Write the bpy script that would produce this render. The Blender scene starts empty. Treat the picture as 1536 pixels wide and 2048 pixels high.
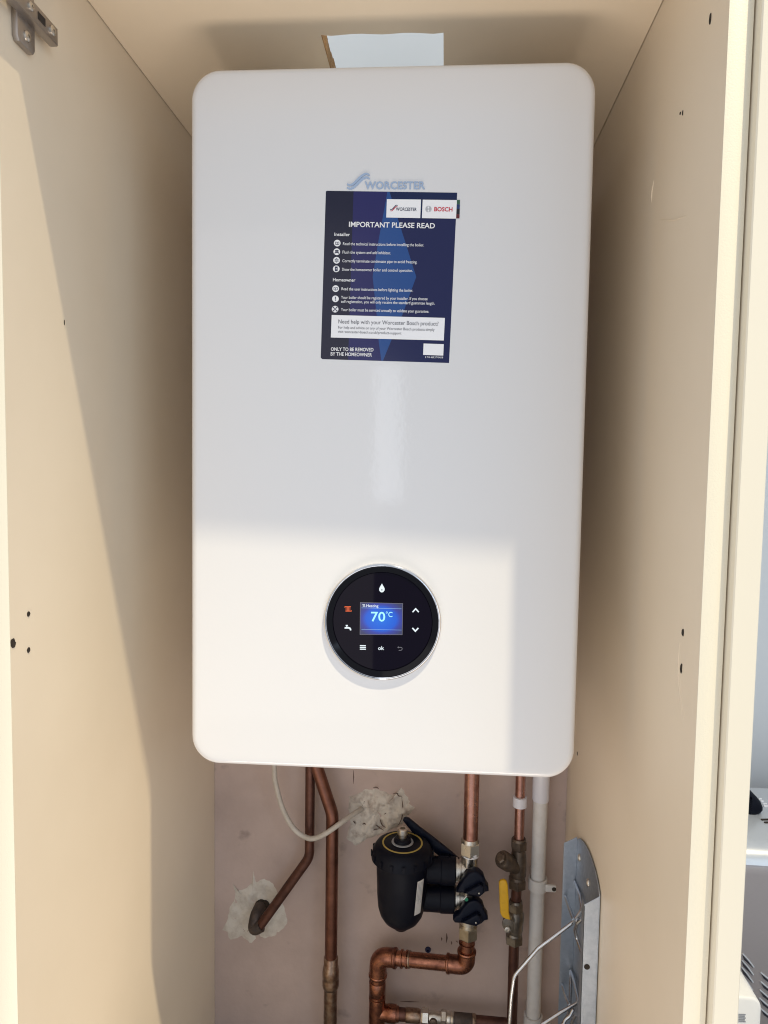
import bpy, bmesh, math, random
from mathutils import Vector, Matrix, noise
random.seed(4)
S = bpy.context.scene
C = S.collection
V = Vector
PI = math.pi

# ------------------------------------------------------------------ camera
CAM = V((0.0601, -0.7161, -0.0361))
FPX = 1387.0                                    # focal length in photo pixels (1536 x 2048)
RGT, UPV, FWD = V((.9964, .0831, .0152)), V((-.0206, .0646, .9977)), V((-.0819, .9944, -.0660))
cam = bpy.data.cameras.new('camera')
cam.sensor_fit = 'VERTICAL'; cam.sensor_height = 36.0; cam.lens = FPX / 2048 * 36
cam.clip_start = .01; cam.clip_end = 100
cob = bpy.data.objects.new('camera', cam); C.objects.link(cob)
m3 = Matrix((RGT, UPV, -FWD)).transposed()
cob.matrix_world = Matrix.Translation(CAM) @ m3.to_4x4()
S.camera = cob

# ------------------------------------------------------------------ light
w = bpy.data.worlds.new('World'); S.world = w; w.use_nodes = True
bgn = w.node_tree.nodes['Background']
bgn.inputs[0].default_value = (.86, .92, 1.0, 1); bgn.inputs[1].default_value = .39

SUN = V((-.85, 1.0, -3.0)).normalized()        # sunlight through a high window, from the right
sl = bpy.data.lights.new('sunlight', 'SPOT')
sl.energy = 34000; sl.color = (1, .86, .60); sl.spot_size = math.radians(1.85); sl.spot_blend = .06
sl.shadow_soft_size = .36
so = bpy.data.objects.new('sunlight', sl); C.objects.link(so)
so.location = V((-.07, -.07, -.42)) - SUN * 32.5
so.rotation_euler = SUN.to_track_quat('-Z', 'Y').to_euler()

def area(name, loc, target, sx, sy, energy, col):
    l = bpy.data.lights.new(name, 'AREA'); l.shape = 'RECTANGLE'; l.size = sx; l.size_y = sy
    l.energy = energy; l.color = col
    o = bpy.data.objects.new(name, l); C.objects.link(o)
    o.location = loc; o.rotation_euler = (V(target) - V(loc)).to_track_quat('-Z', 'Y').to_euler()
    return o
area('window_light', (2.0, -2.2, .8), (0, 0, -.1), 1.3, 1.5, 9, (.62, .80, 1))
area('doorway_light', (-.135, -2.2, .10), (-.135, 0, .10), .125, .6, .5, (.86, .92, 1))
area('wall_bounce', (-.95, -2.25, -.1), (-.95, 0, -.1), 1.6, 2.2, 5.2, (1, .92, .84))
area('floor_bounce', (-.05, -.56, -1.45), (-.05, -.56, 0), .9, .45, 7, (1, .86, .72))

S.view_settings.view_transform = 'Standard'; S.view_settings.look = 'None'
S.view_settings.exposure = .72; S.view_settings.gamma = 1
S.render.engine = 'CYCLES'
S.cycles.filter_width = 1.1; S.cycles.max_bounces = 8; S.cycles.diffuse_bounces = 5; S.cycles.glossy_bounces = 4
S.cycles.sample_clamp_indirect = 4

# ------------------------------------------------------------------ helpers
def ray(px, py): return RGT * ((px - 768) / FPX) - UPV * ((py - 1024) / FPX) + FWD
def at(px, py, Y):
    d = ray(px, py); return CAM + d * ((Y - CAM.y) / d.y)
def atx(px, py, X):
    d = ray(px, py); return CAM + d * ((X - CAM.x) / d.x)

def crop(x0, y0, s): return lambda X, Y: (x0 + X / s, y0 + Y / s)
k3 = crop(620, 320, 4.8); k4 = crop(600, 1080, 4.518); k5 = crop(380, 1500, 3.737)
k6 = crop(680, 1500, 3.738); k7 = crop(920, 1500, 3.738); kb = crop(690, 340, 6.4)
kr = crop(1000, 1660, 5.277); kv = crop(840, 1620, 5.486); kl = crop(720, 1840, 4.518)

def nodes(m):
    nt = m.node_tree; return nt, nt.nodes, nt.links, nt.nodes['Principled BSDF']
def mat(name, col, rough=.5, metal=0, col2=None, scale=20, detail=4, lo=.35, hi=.65, bump=0, bscale=200,
        bdist=.001, coat=0, emit=None, estr=0, rough2=None, spec=None, stretch=None):
    m = bpy.data.materials.new(name); m.use_nodes = True
    nt, N, L, P = nodes(m)
    P.inputs['Base Color'].default_value = (*col, 1); P.inputs['Roughness'].default_value = rough
    P.inputs['Metallic'].default_value = metal
    if spec is not None: P.inputs['Specular IOR Level'].default_value = spec
    if coat: P.inputs['Coat Weight'].default_value = coat; P.inputs['Coat Roughness'].default_value = .06
    if emit: P.inputs['Emission Color'].default_value = (*emit, 1); P.inputs['Emission Strength'].default_value = estr
    if col2 or bump or rough2 is not None:
        tc = N.new('ShaderNodeTexCoord')
        src = tc.outputs['Object']
        if stretch:
            mp = N.new('ShaderNodeMapping'); mp.inputs['Scale'].default_value = stretch
            L.new(src, mp.inputs[0]); src = mp.outputs[0]
    if col2 or rough2 is not None:
        n = N.new('ShaderNodeTexNoise'); n.inputs['Scale'].default_value = scale; n.inputs['Detail'].default_value = detail
        n.inputs['Roughness'].default_value = .6
        L.new(src, n.inputs['Vector'])
        r = N.new('ShaderNodeMapRange'); r.inputs[1].default_value = lo; r.inputs[2].default_value = hi
        L.new(n.outputs[0], r.inputs[0])
        if col2:
            mx = N.new('ShaderNodeMix'); mx.data_type = 'RGBA'
            mx.inputs[6].default_value = (*col, 1); mx.inputs[7].default_value = (*col2, 1)
            L.new(r.outputs[0], mx.inputs[0]); L.new(mx.outputs[2], P.inputs['Base Color'])
        if rough2 is not None:
            rr = N.new('ShaderNodeMapRange'); rr.inputs[3].default_value = rough; rr.inputs[4].default_value = rough2
            L.new(r.outputs[0], rr.inputs[0]); L.new(rr.outputs[0], P.inputs['Roughness'])
    if bump:
        b = N.new('ShaderNodeBump'); b.inputs['Strength'].default_value = bump; b.inputs['Distance'].default_value = bdist
        n2 = N.new('ShaderNodeTexNoise'); n2.inputs['Scale'].default_value = bscale; n2.inputs['Detail'].default_value = 3
        L.new(src, n2.inputs['Vector']); L.new(n2.outputs[0], b.inputs['Height']); L.new(b.outputs[0], P.inputs['Normal'])
        if coat: L.new(b.outputs[0], P.inputs['Coat Normal'])
    return m

M = {}
M['enamel'] = mat('white_enamel', (.665, .665, .675), .38, bump=.10, bscale=160, bdist=.0006, coat=.55)
M['melamine'] = mat('cream_melamine', (.83, .71, .55), .42, col2=(.805, .685, .525), scale=6, bump=.12, bscale=900, bdist=.0004)
M['edging'] = mat('cream_edging', (.78, .72, .58), .45, bump=.35, bscale=700, bdist=.0005)
M['endpanel'] = mat('cream_panel', (.78, .72, .59), .38)
M['chipboard'] = mat('chipboard', (.50, .30, .13), .9, col2=(.30, .16, .06), scale=500, bump=.8, bscale=700)
M['board'] = mat('pale_grey_board', (.84, .87, .88), .7, col2=(.81, .84, .85), scale=5)
M['hole'] = mat('dark_hole', (.03, .022, .016), .9)
M['steelhinge'] = mat('hinge_steel', (.42, .38, .35), .36, 1, rough2=.5, scale=60)
M['chrome'] = mat('chrome', (.86, .86, .88), .08, 1)
M['badge'] = mat('badge_chrome', (.52, .62, .78), .10, 1, bump=.05, bscale=90, bdist=.002)
M['black_gloss'] = mat('gloss_black', (.002, .002, .004), .10, spec=.2)
M['glass'] = mat('dial_glass', (.002, .0007, .006), .03, spec=.15)  # purple tint in the base stands in for the reflected room
M['plastic'] = mat('black_plastic', (.004, .005, .011), .34, rough2=.5, scale=30, bump=.1, bscale=500, bdist=.0004, spec=.15)
M['knob'] = mat('navy_plastic', (.004, .006, .016), .34, spec=.16)
M['nickel'] = mat('nickel', (.62, .58, .52), .24, 1, rough2=.4, scale=80)
M['oldbrass'] = mat('tarnished_brass', (.10, .08, .066), .48, .8, col2=(.17, .13, .10), scale=90, bump=.2, bscale=400)
M['valvebrass'] = mat('dull_nickel', (.26, .23, .195), .36, .9, col2=(.16, .14, .12), scale=70)
M['nutbrass'] = mat('brass_nut', (.42, .36, .27), .35, .9, col2=(.33, .27, .2), scale=90)
M['copper'] = mat('copper', (.50, .27, .215), .26, 1, col2=(.28, .13, .10), scale=45, lo=.4, hi=.7, rough2=.45)
M['olded'] = mat('aged_copper', (.25, .115, .082), .34, 1, col2=(.13, .058, .043), scale=35, lo=.35, hi=.7, rough2=.5)
M['darkcopper'] = mat('dark_copper', (.17, .082, .062), .42, .9, col2=(.10, .05, .04), scale=40, rough2=.55)
M['warmcopper'] = mat('fitting_copper', (.38, .165, .105), .24, 1, col2=(.15, .062, .045), scale=60, lo=.4, hi=.68, rough2=.42)
M['blackcopper'] = mat('blackened_copper', (.07, .055, .05), .6, .5, col2=(.12, .09, .075), scale=80)
M['solder'] = mat('solder_grey', (.38, .28, .21), .34, .95, col2=(.22, .13, .09), scale=120)
M['whiteplastic'] = mat('white_pipe_plastic', (.66, .64, .62), .4, col2=(.58, .55, .52), scale=50, lo=.45, hi=.75)
M['whitecoupler'] = mat('white_coupler', (.70, .70, .76), .3)
M['cable'] = mat('cable_white', (.58, .53, .47), .5, col2=(.48, .43, .37), scale=60)
M['yellow'] = mat('yellow_grip', (.80, .45, .02), .45, col2=(.66, .36, .02), scale=90, lo=.5, hi=.8)
M['gold'] = mat('yellow_print', (.45, .33, .08), .5)
M['galv'] = mat('galvanised_steel', (.46, .51, .58), .40, .9, col2=(.40, .45, .52), scale=150, rough2=.5, bump=.05, bscale=1500)
M['wire'] = mat('wire_steel', (.66, .67, .70), .25, 1)
M['white_ink'] = mat('white_print', (.82, .82, .84), .35)
M['dark_ink'] = mat('dark_print', (.10, .10, .12), .5)
M['black_ink'] = mat('black_print', (.02, .02, .03), .5)
M['navy_ink'] = mat('navy_print', (.012, .016, .06), .4)
M['red_ink'] = mat('red_print', (.55, .02, .04), .4)
M['grey_ink'] = mat('grey_print', (.30, .31, .33), .4)
M['s_base'] = mat('sticker_navy', (.014, .018, .075), .16, spec=.3)
M['s_dark_refl'] = mat('sticker_navy_reflection', (.012, .013, .034), .16, spec=.3)
M['s_purple_refl'] = mat('sticker_indigo_reflection', (.020, .020, .105), .16, spec=.3)
M['s_top'] = mat('sticker_deep_blue', (.007, .016, .066), .16, spec=.3)
M['s_kite'] = mat('sticker_mid_blue', (.022, .072, .24), .16, spec=.3)
M['green'] = mat('green_mark', (.0, .18, .09), .4)
M['scrapebrown'] = mat('scraped_plaster', (.13, .085, .07), .9)
M['plug'] = mat('blue_plug', (.008, .012, .06), .6)
M['appl_top'] = mat('skylit_metal_top', (.56, .585, .62), .3, .3)  # bluish pale tone puts the skylight on the top into its colour
M['appl'] = mat('brushed_grey_metal', (.44, .40, .39), .42, .6, col2=(.40, .36, .355), scale=200, stretch=(1, 1, 40))
M['kwall'] = mat('grey_paint', (.78, .80, .81), .6, col2=(.76, .78, .79), scale=3)
M['wbox'] = mat('white_box_plastic', (.82, .80, .76), .35)
M['worktop'] = mat('worktop', (.30, .28, .26), .5, col2=(.2, .19, .18), scale=200)
for nm, c, e in (('lit_white', (.85, .95, 1), .62), ('lit_cyan', (.40, .92, 1), .65), ('lit_red', (1, .15, .035), .55),
                 ('lit_dim', (.28, .27, .32), .35), ('lit_line', (.35, .6, 1), .5)):
    M[nm] = mat(nm, (.01, .01, .01), .4, emit=c, estr=e)
# screen: blue glow with a brighter oval in the middle
m = mat('blue_screen', (.01, .01, .02), .15, emit=(0, .1, .8), estr=.55); M['screen'] = m
nt, N, L, P = nodes(m)
tc = N.new('ShaderNodeTexCoord'); mp = N.new('ShaderNodeMapping')
L.new(tc.outputs['Generated'], mp.inputs[0]); mp.inputs['Location'].default_value = (-.5, 0, -.5)
sep = N.new('ShaderNodeSeparateXYZ'); L.new(mp.outputs[0], sep.inputs[0])
def mth(op, a, b=None):
    n = N.new('ShaderNodeMath'); n.operation = op
    for i, x in enumerate((a, b)):
        if x is None: continue
        if isinstance(x, (int, float)): n.inputs[i].default_value = x
        else: L.new(x, n.inputs[i])
    return n.outputs[0]
rr = mth('SQRT', mth('ADD', mth('MULTIPLY', sep.outputs[0], sep.outputs[0]), mth('MULTIPLY', sep.outputs[2], sep.outputs[2])))
cr = N.new('ShaderNodeValToRGB'); L.new(rr, cr.inputs[0]); E_ = cr.color_ramp.elements
E_[0].position = .0; E_[0].color = (.0, .18, .85, 1); E_[1].position = .62; E_[1].color = (.035, .04, .12, 1)
e = cr.color_ramp.elements.new(.36); e.color = (.0, .11, .72, 1)
e = cr.color_ramp.elements.new(.46); e.color = (.03, .05, .38, 1)
L.new(cr.outputs[0], P.inputs['Emission Color'])
# plaster: pinkish brown with blotches and fine grain
m = mat('bare_plaster', (.60, .475, .425), .85, col2=(.45, .345, .305), scale=7, detail=8, lo=.3, hi=.75, bump=.25, bscale=140, bdist=.002); M['plaster'] = m
nt, N, L, P = nodes(m)
tc = N.new('ShaderNodeTexCoord')
n3 = N.new('ShaderNodeTexNoise'); n3.inputs['Scale'].default_value = 24; n3.inputs['Detail'].default_value = 6
L.new(tc.outputs['Object'], n3.inputs['Vector'])
rg = N.new('ShaderNodeMapRange'); rg.inputs[1].default_value = .66; rg.inputs[2].default_value = .78; L.new(n3.outputs[0], rg.inputs[0])
mx = N.new('ShaderNodeMix'); mx.data_type = 'RGBA'; mx.inputs[7].default_value = (.20, .155, .14, 1)
old = P.inputs['Base Color'].links[0].from_socket
L.new(old, mx.inputs[6]); L.new(mth('MULTIPLY', rg.outputs[0], .55), mx.inputs[0]); L.new(mx.outputs[2], P.inputs['Base Color'])
M['filler'] = mat('white_filler', (.68, .63, .56), .85, col2=(.50, .44, .38), scale=45, lo=.45, hi=.72, bump=.6, bscale=120, bdist=.003)
M['filler2'] = mat('rough_filler', (.66, .60, .53), .9, col2=(.40, .33, .28), scale=60, lo=.5, hi=.72, bump=.9, bscale=90, bdist=.004)

# ------------------------------------------------------------------ mesh builders
def link(name, me, m=None, parent=None, smooth=False):
    if m is not None: me.materials.append(M[m] if isinstance(m, str) else m)
    if smooth:
        for p in me.polygons: p.use_smooth = True
    o = bpy.data.objects.new(name, me); C.objects.link(o)
    if parent is not None:
        o.parent = parent; o.matrix_parent_inverse = Matrix()
        if parent.get('_o') is None: pass
    return o
def thing(name, label, cat, loc, group=None):
    o = bpy.data.objects.new(name, None); C.objects.link(o); o.location = loc
    o.empty_display_size = .03
    o['label'] = label; o['category'] = cat
    if group: o['group'] = group
    return o
def org(p):                                  # world origin of a parent chain (all unrotated except the boiler)
    r = V((0, 0, 0))
    while p is not None: r = r + p.location; p = p.parent
    return r
def done(name, bm, m, parent=None, smooth=None, sharp=40):
    """bmesh in world coordinates -> object under parent (its own origin = the parent's)"""
    if parent is not None and not parent.get('local'):
        bmesh.ops.translate(bm, verts=bm.verts, vec=-org(parent))
    bmesh.ops.recalc_face_normals(bm, faces=bm.faces)
    if smooth:
        for f in bm.faces: f.smooth = True
        for e in bm.edges:
            if len(e.link_faces) == 2 and e.calc_face_angle(0) > math.radians(sharp): e.smooth = False
    me = bpy.data.meshes.new(name); bm.to_mesh(me); bm.free()
    o = link(name, me, m, parent)
    if parent is not None and parent.get('local'): o['local'] = 1
    return o
def box(bm, a, b, bev=0):
    a, b = V(a), V(b); c = (a + b) / 2; s = b - a
    r = bmesh.ops.create_cube(bm, size=1)
    bmesh.ops.scale(bm, vec=[abs(x) for x in s], verts=r['verts']); bmesh.ops.translate(bm, vec=c, verts=r['verts'])
    if bev:
        es = list({e for v in r['verts'] for e in v.link_edges})
        bmesh.ops.bevel(bm, geom=es, offset=bev, segments=2, affect='EDGES', profile=.5)
def frame(ax):
    ax = ax.normalized(); t = V((0, 0, 1)) if abs(ax.z) < .9 else V((0, 1, 0))
    u = ax.cross(t).normalized(); return ax, u, u.cross(ax).normalized()
def lathe(bm, p0, ax, prof, n=40, rot=0, cap=True):
    """prof: list of (distance along axis, radius)"""
    ax, u, v = frame(V(ax)); p0 = V(p0); rings = []
    for d, r in prof:
        rings.append([bm.verts.new(p0 + ax * d + (u * math.cos(rot + 2 * PI * i / n) + v * math.sin(rot + 2 * PI * i / n)) * max(r, 1e-5)) for i in range(n)])
    for a, b in zip(rings, rings[1:]):
        for i in range(n): bm.faces.new((a[i], a[(i + 1) % n], b[(i + 1) % n], b[i]))
    if cap: bm.faces.new(rings[0]); bm.faces.new(rings[-1])
def fillet(pts, r):
    pts = [V(p) for p in pts]; out = [pts[0]]
    for a, b, c in zip(pts, pts[1:], pts[2:]):
        d1, d2 = (a - b), (c - b); l1, l2 = d1.length, d2.length; d1.normalize(); d2.normalize()
        ang = d1.angle(d2); t = min(r / math.tan(ang / 2), l1 * .48, l2 * .48)
        q0, q1 = b + d1 * t, b + d2 * t
        for i in range(9):
            s = i / 8; out.append(q0 * (1 - s) ** 2 + b * (2 * s * (1 - s)) + q1 * s * s)
    out.append(pts[-1]); return out
def tube(bm, pts, r, n=20, fr=0):
    if fr: pts = fillet(pts, fr)
    pts = [V(p) for p in pts]
    rad = r if callable(r) else (lambda s: r)
    t0 = (pts[1] - pts[0]).normalized(); _, u, v = frame(t0); rings = []
    for i, p in enumerate(pts):
        t = (pts[min(i + 1, len(pts) - 1)] - pts[max(i - 1, 0)]).normalized()
        u = (u - t * u.dot(t)).normalized(); v = t.cross(u)
        R = rad(i / (len(pts) - 1))
        rings.append([bm.verts.new(p + (u * math.cos(2 * PI * k / n) + v * math.sin(2 * PI * k / n)) * R) for k in range(n)])
    for a, b in zip(rings, rings[1:]):
        for i in range(n): bm.faces.new((a[i], a[(i + 1) % n], b[(i + 1) % n], b[i]))
    bm.faces.new(rings[0]); bm.faces.new(rings[-1])
def prism(bm, pts, vec, bev=0, seg=2):
    """n-gon of world points extruded by vec"""
    vs = [bm.verts.new(V(p)) for p in pts]; f = bm.faces.new(vs)
    r = bmesh.ops.extrude_face_region(bm, geom=[f])
    nv = [g for g in r['geom'] if isinstance(g, bmesh.types.BMVert)]
    bmesh.ops.translate(bm, vec=V(vec), verts=nv)
    if bev:
        top = [g for g in r['geom'] if isinstance(g, bmesh.types.BMFace)]
        es = list({e for fc in top for e in fc.edges} | set(f.edges if f.is_valid else []))
        bmesh.ops.bevel(bm, geom=es, offset=bev, segments=seg, affect='EDGES', profile=.5)
def part(name, m, parent, fn, smooth=True, **kw):
    bm = bmesh.new(); fn(bm); return done(name, bm, m, parent, smooth, **kw)
def spline(pts, n=8, closed=True):
    out = []; k = len(pts)
    rng = range(k) if closed else range(k - 1)
    for i in rng:
        g = lambda j: V(pts[j % k]) if closed else V(pts[max(0, min(k - 1, j))])
        p0, p1, p2, p3 = g(i - 1), g(i), g(i + 1), g(i + 2)
        for j in range(n):
            t = j / n
            out.append(.5 * ((2 * p1) + (p2 - p0) * t + (2 * p0 - 5 * p1 + 4 * p2 - p3) * t * t + (3 * p1 - p0 - 3 * p2 + p3) * t ** 3))
    if not closed: out.append(V(pts[-1]))
    return out
def struct(o):
    o['kind'] = 'structure'; return o

# ------------------------------------------------------------------ setting: walls
XL, XR, ZC, YB, YF = -.3005, .266, .421, .363, -.160
ZB = -1.30
def back(bm):
    box(bm, (XL - .3, YB, ZB), (XR + .02, YB + .03, 1.079))
wall = struct(part('back_wall', 'plaster', None, back, False))
wall['label'] = 'bare pinkish plaster wall behind the boiler'
bd = struct(part('ceiling_board', 'board', None, lambda bm: box(bm, (-.6, -.14, 1.08), (.6, YB + .03, 1.10)), False))
uw = struct(part('upper_wall', 'board', None, lambda bm: box(bm, (-.6, YB - .006, ZC + .0185), (XR + .04, YB - .0005, 1.079)), False))
kw = struct(part('kitchen_wall', 'kwall', None, lambda bm: box(bm, (XR + .055, .44, ZB), (1.6, .47, .5)), False))
wt = struct(part('worktop', 'worktop', None, lambda bm: box(bm, (.335, -.2, -.90), (1.4, .438, -.86), .002), False))

def patch(name, outline, Y, m, h, seed):
    pts = [at(*p, Y) for p in outline]
    out = []
    for i, p in enumerate(pts):
        q = pts[(i + 1) % len(pts)]
        for j in range(5):
            s = p.lerp(q, j / 5); k = noise.noise(s * 160 + V((seed, 0, 0))) * .0028
            cc = sum(pts, V()) / len(pts); out.append(s + (s - cc).normalized() * k)
    c = sum(out, V()) / len(out); bm = bmesh.new(); n = len(out); R = 14; rings = []
    for k in range(1, R + 1):
        t = k / R; ring = []
        for p in out:
            q = c.lerp(p, t)
            e = (1 - t ** 5)
            z = h * e * (.55 + .9 * noise.noise(q * 55 + V((seed, 3, 1))) + .5 * noise.noise(q * 170 + V((seed, 7, 1))))
            ring.append(bm.verts.new((q.x, Y - max(z, -.0002) + .0004 * (k == R), q.z)))
        rings.append(ring)
    cv = bm.verts.new((c.x, Y - h * .5, c.z))
    for i in range(n): bm.faces.new((cv, rings[0][i], rings[0][(i + 1) % n]))
    for a, b in zip(rings, rings[1:]):
        for i in range(n): bm.faces.new((a[i], a[(i + 1) % n], b[(i + 1) % n], b[i]))
    return done(name, bm, m, wall, True, 180)
o = patch('plaster_patch', [k5(*p) for p in ((235, 1350), (290, 1210), (335, 1070), (312, 985), (352, 1055), (425, 1025), (462, 985), (472, 895), (492, 985),
    (560, 950), (620, 985), (650, 1060), (700, 1160), (735, 1250), (720, 1325), (650, 1390), (560, 1410), (515, 1400), (460, 1450), (385, 1400), (300, 1425), (268, 1360))], YB, 'filler', .004, 2)
o['label'] = 'pale filler patch around the bent pipe end'
o = patch('plaster_patch', [k6(*p) for p in ((45, 660), (75, 560), (60, 440), (70, 345), (140, 322), (200, 290), (280, 292), (400, 335), (462, 278), (505, 345), (560, 430),
    (520, 480), (450, 560), (340, 620), (200, 665), (115, 720))], YB, 'filler2', .011, 9)
o['label'] = 'rough lumpy filler patch around the white cable'
p = at(*k6(658, 1490), YB)
part('wall_plug', 'plug', wall, lambda bm: lathe(bm, p + V((0, .001, 0)), (0, -1, 0), [(0, .0047), (.003, .0047), (.004, .004), (.0041, .0022), (.001, .002)], 20))
# scrapes in the plaster
for a, b, r in (((757, 1400), (760, 1425), .0009), ((797, 1370), (795, 1440), .0011), ((832, 1430), (833, 1455), .0008), ((450, 1880), (590, 1883), .0006),
                ((100, 150), (100, 255), .0006), ((865, 1425), (880, 1440), .0006)):
    part('scrape', 'scrapebrown', wall, lambda bm: tube(bm, [at(*k6(*a), YB), at(*k6((a[0] + b[0]) / 2 + 2, (a[1] + b[1]) / 2), YB - .0002), at(*k6(*b), YB)], lambda s: r * (.3 + math.sin(PI * s)), 8))

for pts in ([(250, 270), (275, 268), (292, 280)], [(395, 318), (425, 312), (440, 332), (465, 335)], [(462, 340), (470, 420), (462, 500), (430, 560)], [(330, 470), (352, 462), (372, 490)],
            [(170, 545), (185, 538), (200, 548)], [(265, 545), (285, 560), (330, 590)], [(190, 560), (240, 585), (300, 575)], [(210, 400), (240, 412), (258, 440)], [(100, 520), (112, 530), (118, 545)], [(300, 500), (315, 545), (345, 570)]):
    part('crack', 'scrapebrown', wall, lambda bm: tube(bm, spline([at(*k6(*q), YB) + V((0, -.0050, 0)) for q in pts], 4, False), lambda s: .0007 * (.25 + math.sin(PI * s)), 7))
# ------------------------------------------------------------------ cupboard
cup = thing('cupboard', 'tall cream melamine cupboard carcass standing open around the boiler', 'cupboard', (-.017, YF, ZB))
lp = part('side_panel', 'melamine', cup, lambda bm: box(bm, (XL - .018, -.166, ZB), (XL, YB - .001, ZC + .018)), False)
rp = part('side_panel', 'melamine', cup, lambda bm: box(bm, (XR, -.157, ZB), (XR + .018, YB - .001, ZC + .018)), False)
part('edging_strip', 'edging', lp, lambda bm: box(bm, (XL - .0182, -.1672, ZB), (XL + .0002, -.1661, ZC + .018), .0003))
part('edging_strip', 'edging', rp, lambda bm: box(bm, (XR - .0002, -.1582, ZB), (XR + .0178, -.1571, ZC + .018), .0003))
part('light_block_shelf', 'worktop', cup, lambda bm: box(bm, (XL + .001, -.157, -1.004), (XR - .001, YB - .002, -.986)), False)  # unseen shelf, added and kept dark to hold floor light off the back wall
def top(bm):
    x0, x1 = -.0778, .0523
    fr = [(x0 + (x1 - x0) * i / 12, .0458 + .0033 * i / 12 + .0010 * math.sin(i * 1.3) + (.0008 if i in (1, 11) else 0)) for i in range(13)]
    out = [(XL + .0009, -.1676), (XL - .018, -.1676), (XL - .018, -.183), (.309, -.183), (.309, -.1678), (.2848, -.1678), (.2848, -.1586), (XR - .0009, -.1586), (XR - .0009, YB - .002), (x1 + .0016, YB - .002), (x1 + .0006, .2)] + fr[::-1] + [(x0 - .0004, .15), (x0 - .001, YB - .002), (XL + .0009, YB - .002)]  # front lip and wings are unseen, shaped to set the sun's shadow edge
    prism(bm, [(x, y, ZC) for x, y in out], (0, 0, .018))
tp = part('top_panel', 'melamine', cup, top, False)
def cutedge(bm):
    n = 26
    for i in range(n):
        y0 = .0475 + (.36 - .0475) * i / n; y1 = .0475 + (.36 - .0475) * (i + 1) / n
        j = random.uniform(.0003, .0020)
        box(bm, (-.0784, y0, ZC + .0004), (-.0778 + j, y1, ZC + .0178))
part('cut_edge', 'chipboard', tp, cutedge, False)['label'] = 'raw chipboard edge of the flue cut-out'
# end panel with a chamfered inner edge
def endp(bm):
    o2 = [(.2852, YB), (.2852, -.1580), (.2858, -.1662), (.2868, -.1672), (.3046, -.1672), (.3054, -.1664), (.3054, YB)]
    prism(bm, [(x, y, ZB) for x, y in o2], (0, 0, ZC + .10 - ZB))
ep = part('end_panel', 'endpanel', cup, endp, False)
ep['label'] = 'cream end panel outside the right side panel'
# screw holes and scuffs
def hole(px, py, X, ry, rz, par, jit=.25):
    c = atx(px, py, X); sgn = 1 if X == XL else -1
    bm = bmesh.new(); n = 18; a = []; b = []; r0 = random.random() * 9
    for i in range(n):
        t = 2 * PI * i / n; k = 1 + jit * noise.noise(V((math.cos(t) * 1.5, math.sin(t) * 1.5, r0)))
        a.append(bm.verts.new((X + sgn * .0001, c.y + ry * 1.25 * k * math.cos(t), c.z + rz * 1.25 * k * math.sin(t))))
        b.append(bm.verts.new((X + sgn * .0006, c.y + ry * k * math.cos(t), c.z + rz * k * math.sin(t))))
    for i in range(n): bm.faces.new((a[i], a[(i + 1) % n], b[(i + 1) % n], b[i]))
    c2 = [bm.verts.new((X + sgn * .0002, c.y + (v.co.y - c.y) * .8, c.z + (v.co.z - c.z) * .8)) for v in b]
    for i in range(n): bm.faces.new((b[i], b[(i + 1) % n], c2[(i + 1) % n], c2[i]))
    bm.faces.new(c2)
    return done('screw_hole', bm, 'hole', par, False)
hole(57, 1228, XL, .0021, .0018, lp); hole(57, 1300, XL, .0021, .0019, lp); hole(25, 1288, XL, .0032, .0034, lp, .5)
hole(128, 645, XL, .0004, .0022, lp)
hole(1421, 38, XR, .0017, .0038, rp); hole(1361, 227, XR, .0012, .0010, rp); hole(1366, 226, XR, .0008, .0018, rp)
hole(1366, 1265, XR, .0021, .0027, rp); hole(1363, 1338, XR, .0021, .0032, rp, .8); hole(1155, 1507, XR, .0012, .0022, rp)
for pts in ([(1316, 438), (1335, 441), (1355, 438), (1376, 429)], [(1308, 360), (1304, 385), (1303, 405)], [(1359, 1285), (1357, 1340), (1362, 1400), (1368, 1455)]):
    part('scuff', 'melamine', rp, lambda bm: tube(bm, spline([atx(*q, XR) for q in pts], 5, False), lambda s: .0007 * math.sin(PI * max(.03, min(.97, s))), 6))
# concealed hinge at the top left
hg = bpy.data.objects.new('hinge', None); C.objects.link(hg); hg.parent = cup; hp = V((XL, -.12, .335)); hg.location = hp - cup.location
hg['label'] = 'grey steel concealed hinge on the left side panel'
def hx(px, py, dx=.0): return atx(px, py, XL + dx)
def plate(bm):
    c = hx(46, 68, .0)
    pr = [(-.010, -.026), (.010, -.026), (.0125, -.022), (.0125, .022), (.010, .026), (-.010, .026), (-.0125, .022), (-.0125, -.022)]
    prism(bm, [(XL + .0002, c.y + y - .004, c.z + z + .012) for y, z in pr], (.0055, 0, 0), .0012)
part('mounting_plate', 'steelhinge', hg, plate)
ac = hx(46, 55)
def arm(bm):
    # channel-shaped arm on the plate, running towards the door
    y1, y0 = ac.y + .032, ac.y - .075; zc_ = ac.z + .010
    pr = [(y1, zc_ - .0075), (y1, zc_ + .0075), (y0, zc_ + .0085), (y0, zc_ - .0085)]
    prism(bm, [(XL + .0045, y, z) for y, z in pr], (.0085, 0, 0), .0014)
part('arm', 'steelhinge', hg, arm)
def cupb(bm):
    box(bm, (XL - .03, -.212, ac.z + .004), (XL + .007, -.190, ac.z + .036), .003)
part('hinge_cup', 'steelhinge', hg, cupb)
for (dy, dz, r) in ((.022, .010, .0042), (-.010, .010, .0036)):
    q = V((XL + .0130, ac.y + dy, ac.z + dz))
    part('screw', 'nickel', hg, lambda bm: lathe(bm, q, (1, 0, 0), [(0, r), (.0012, r), (.0020, r * .7), (.0020, r * .3), (.0009, r * .28)], 20))
q = V((XL + .0130, ac.y + .006, ac.z + .010))
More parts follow.
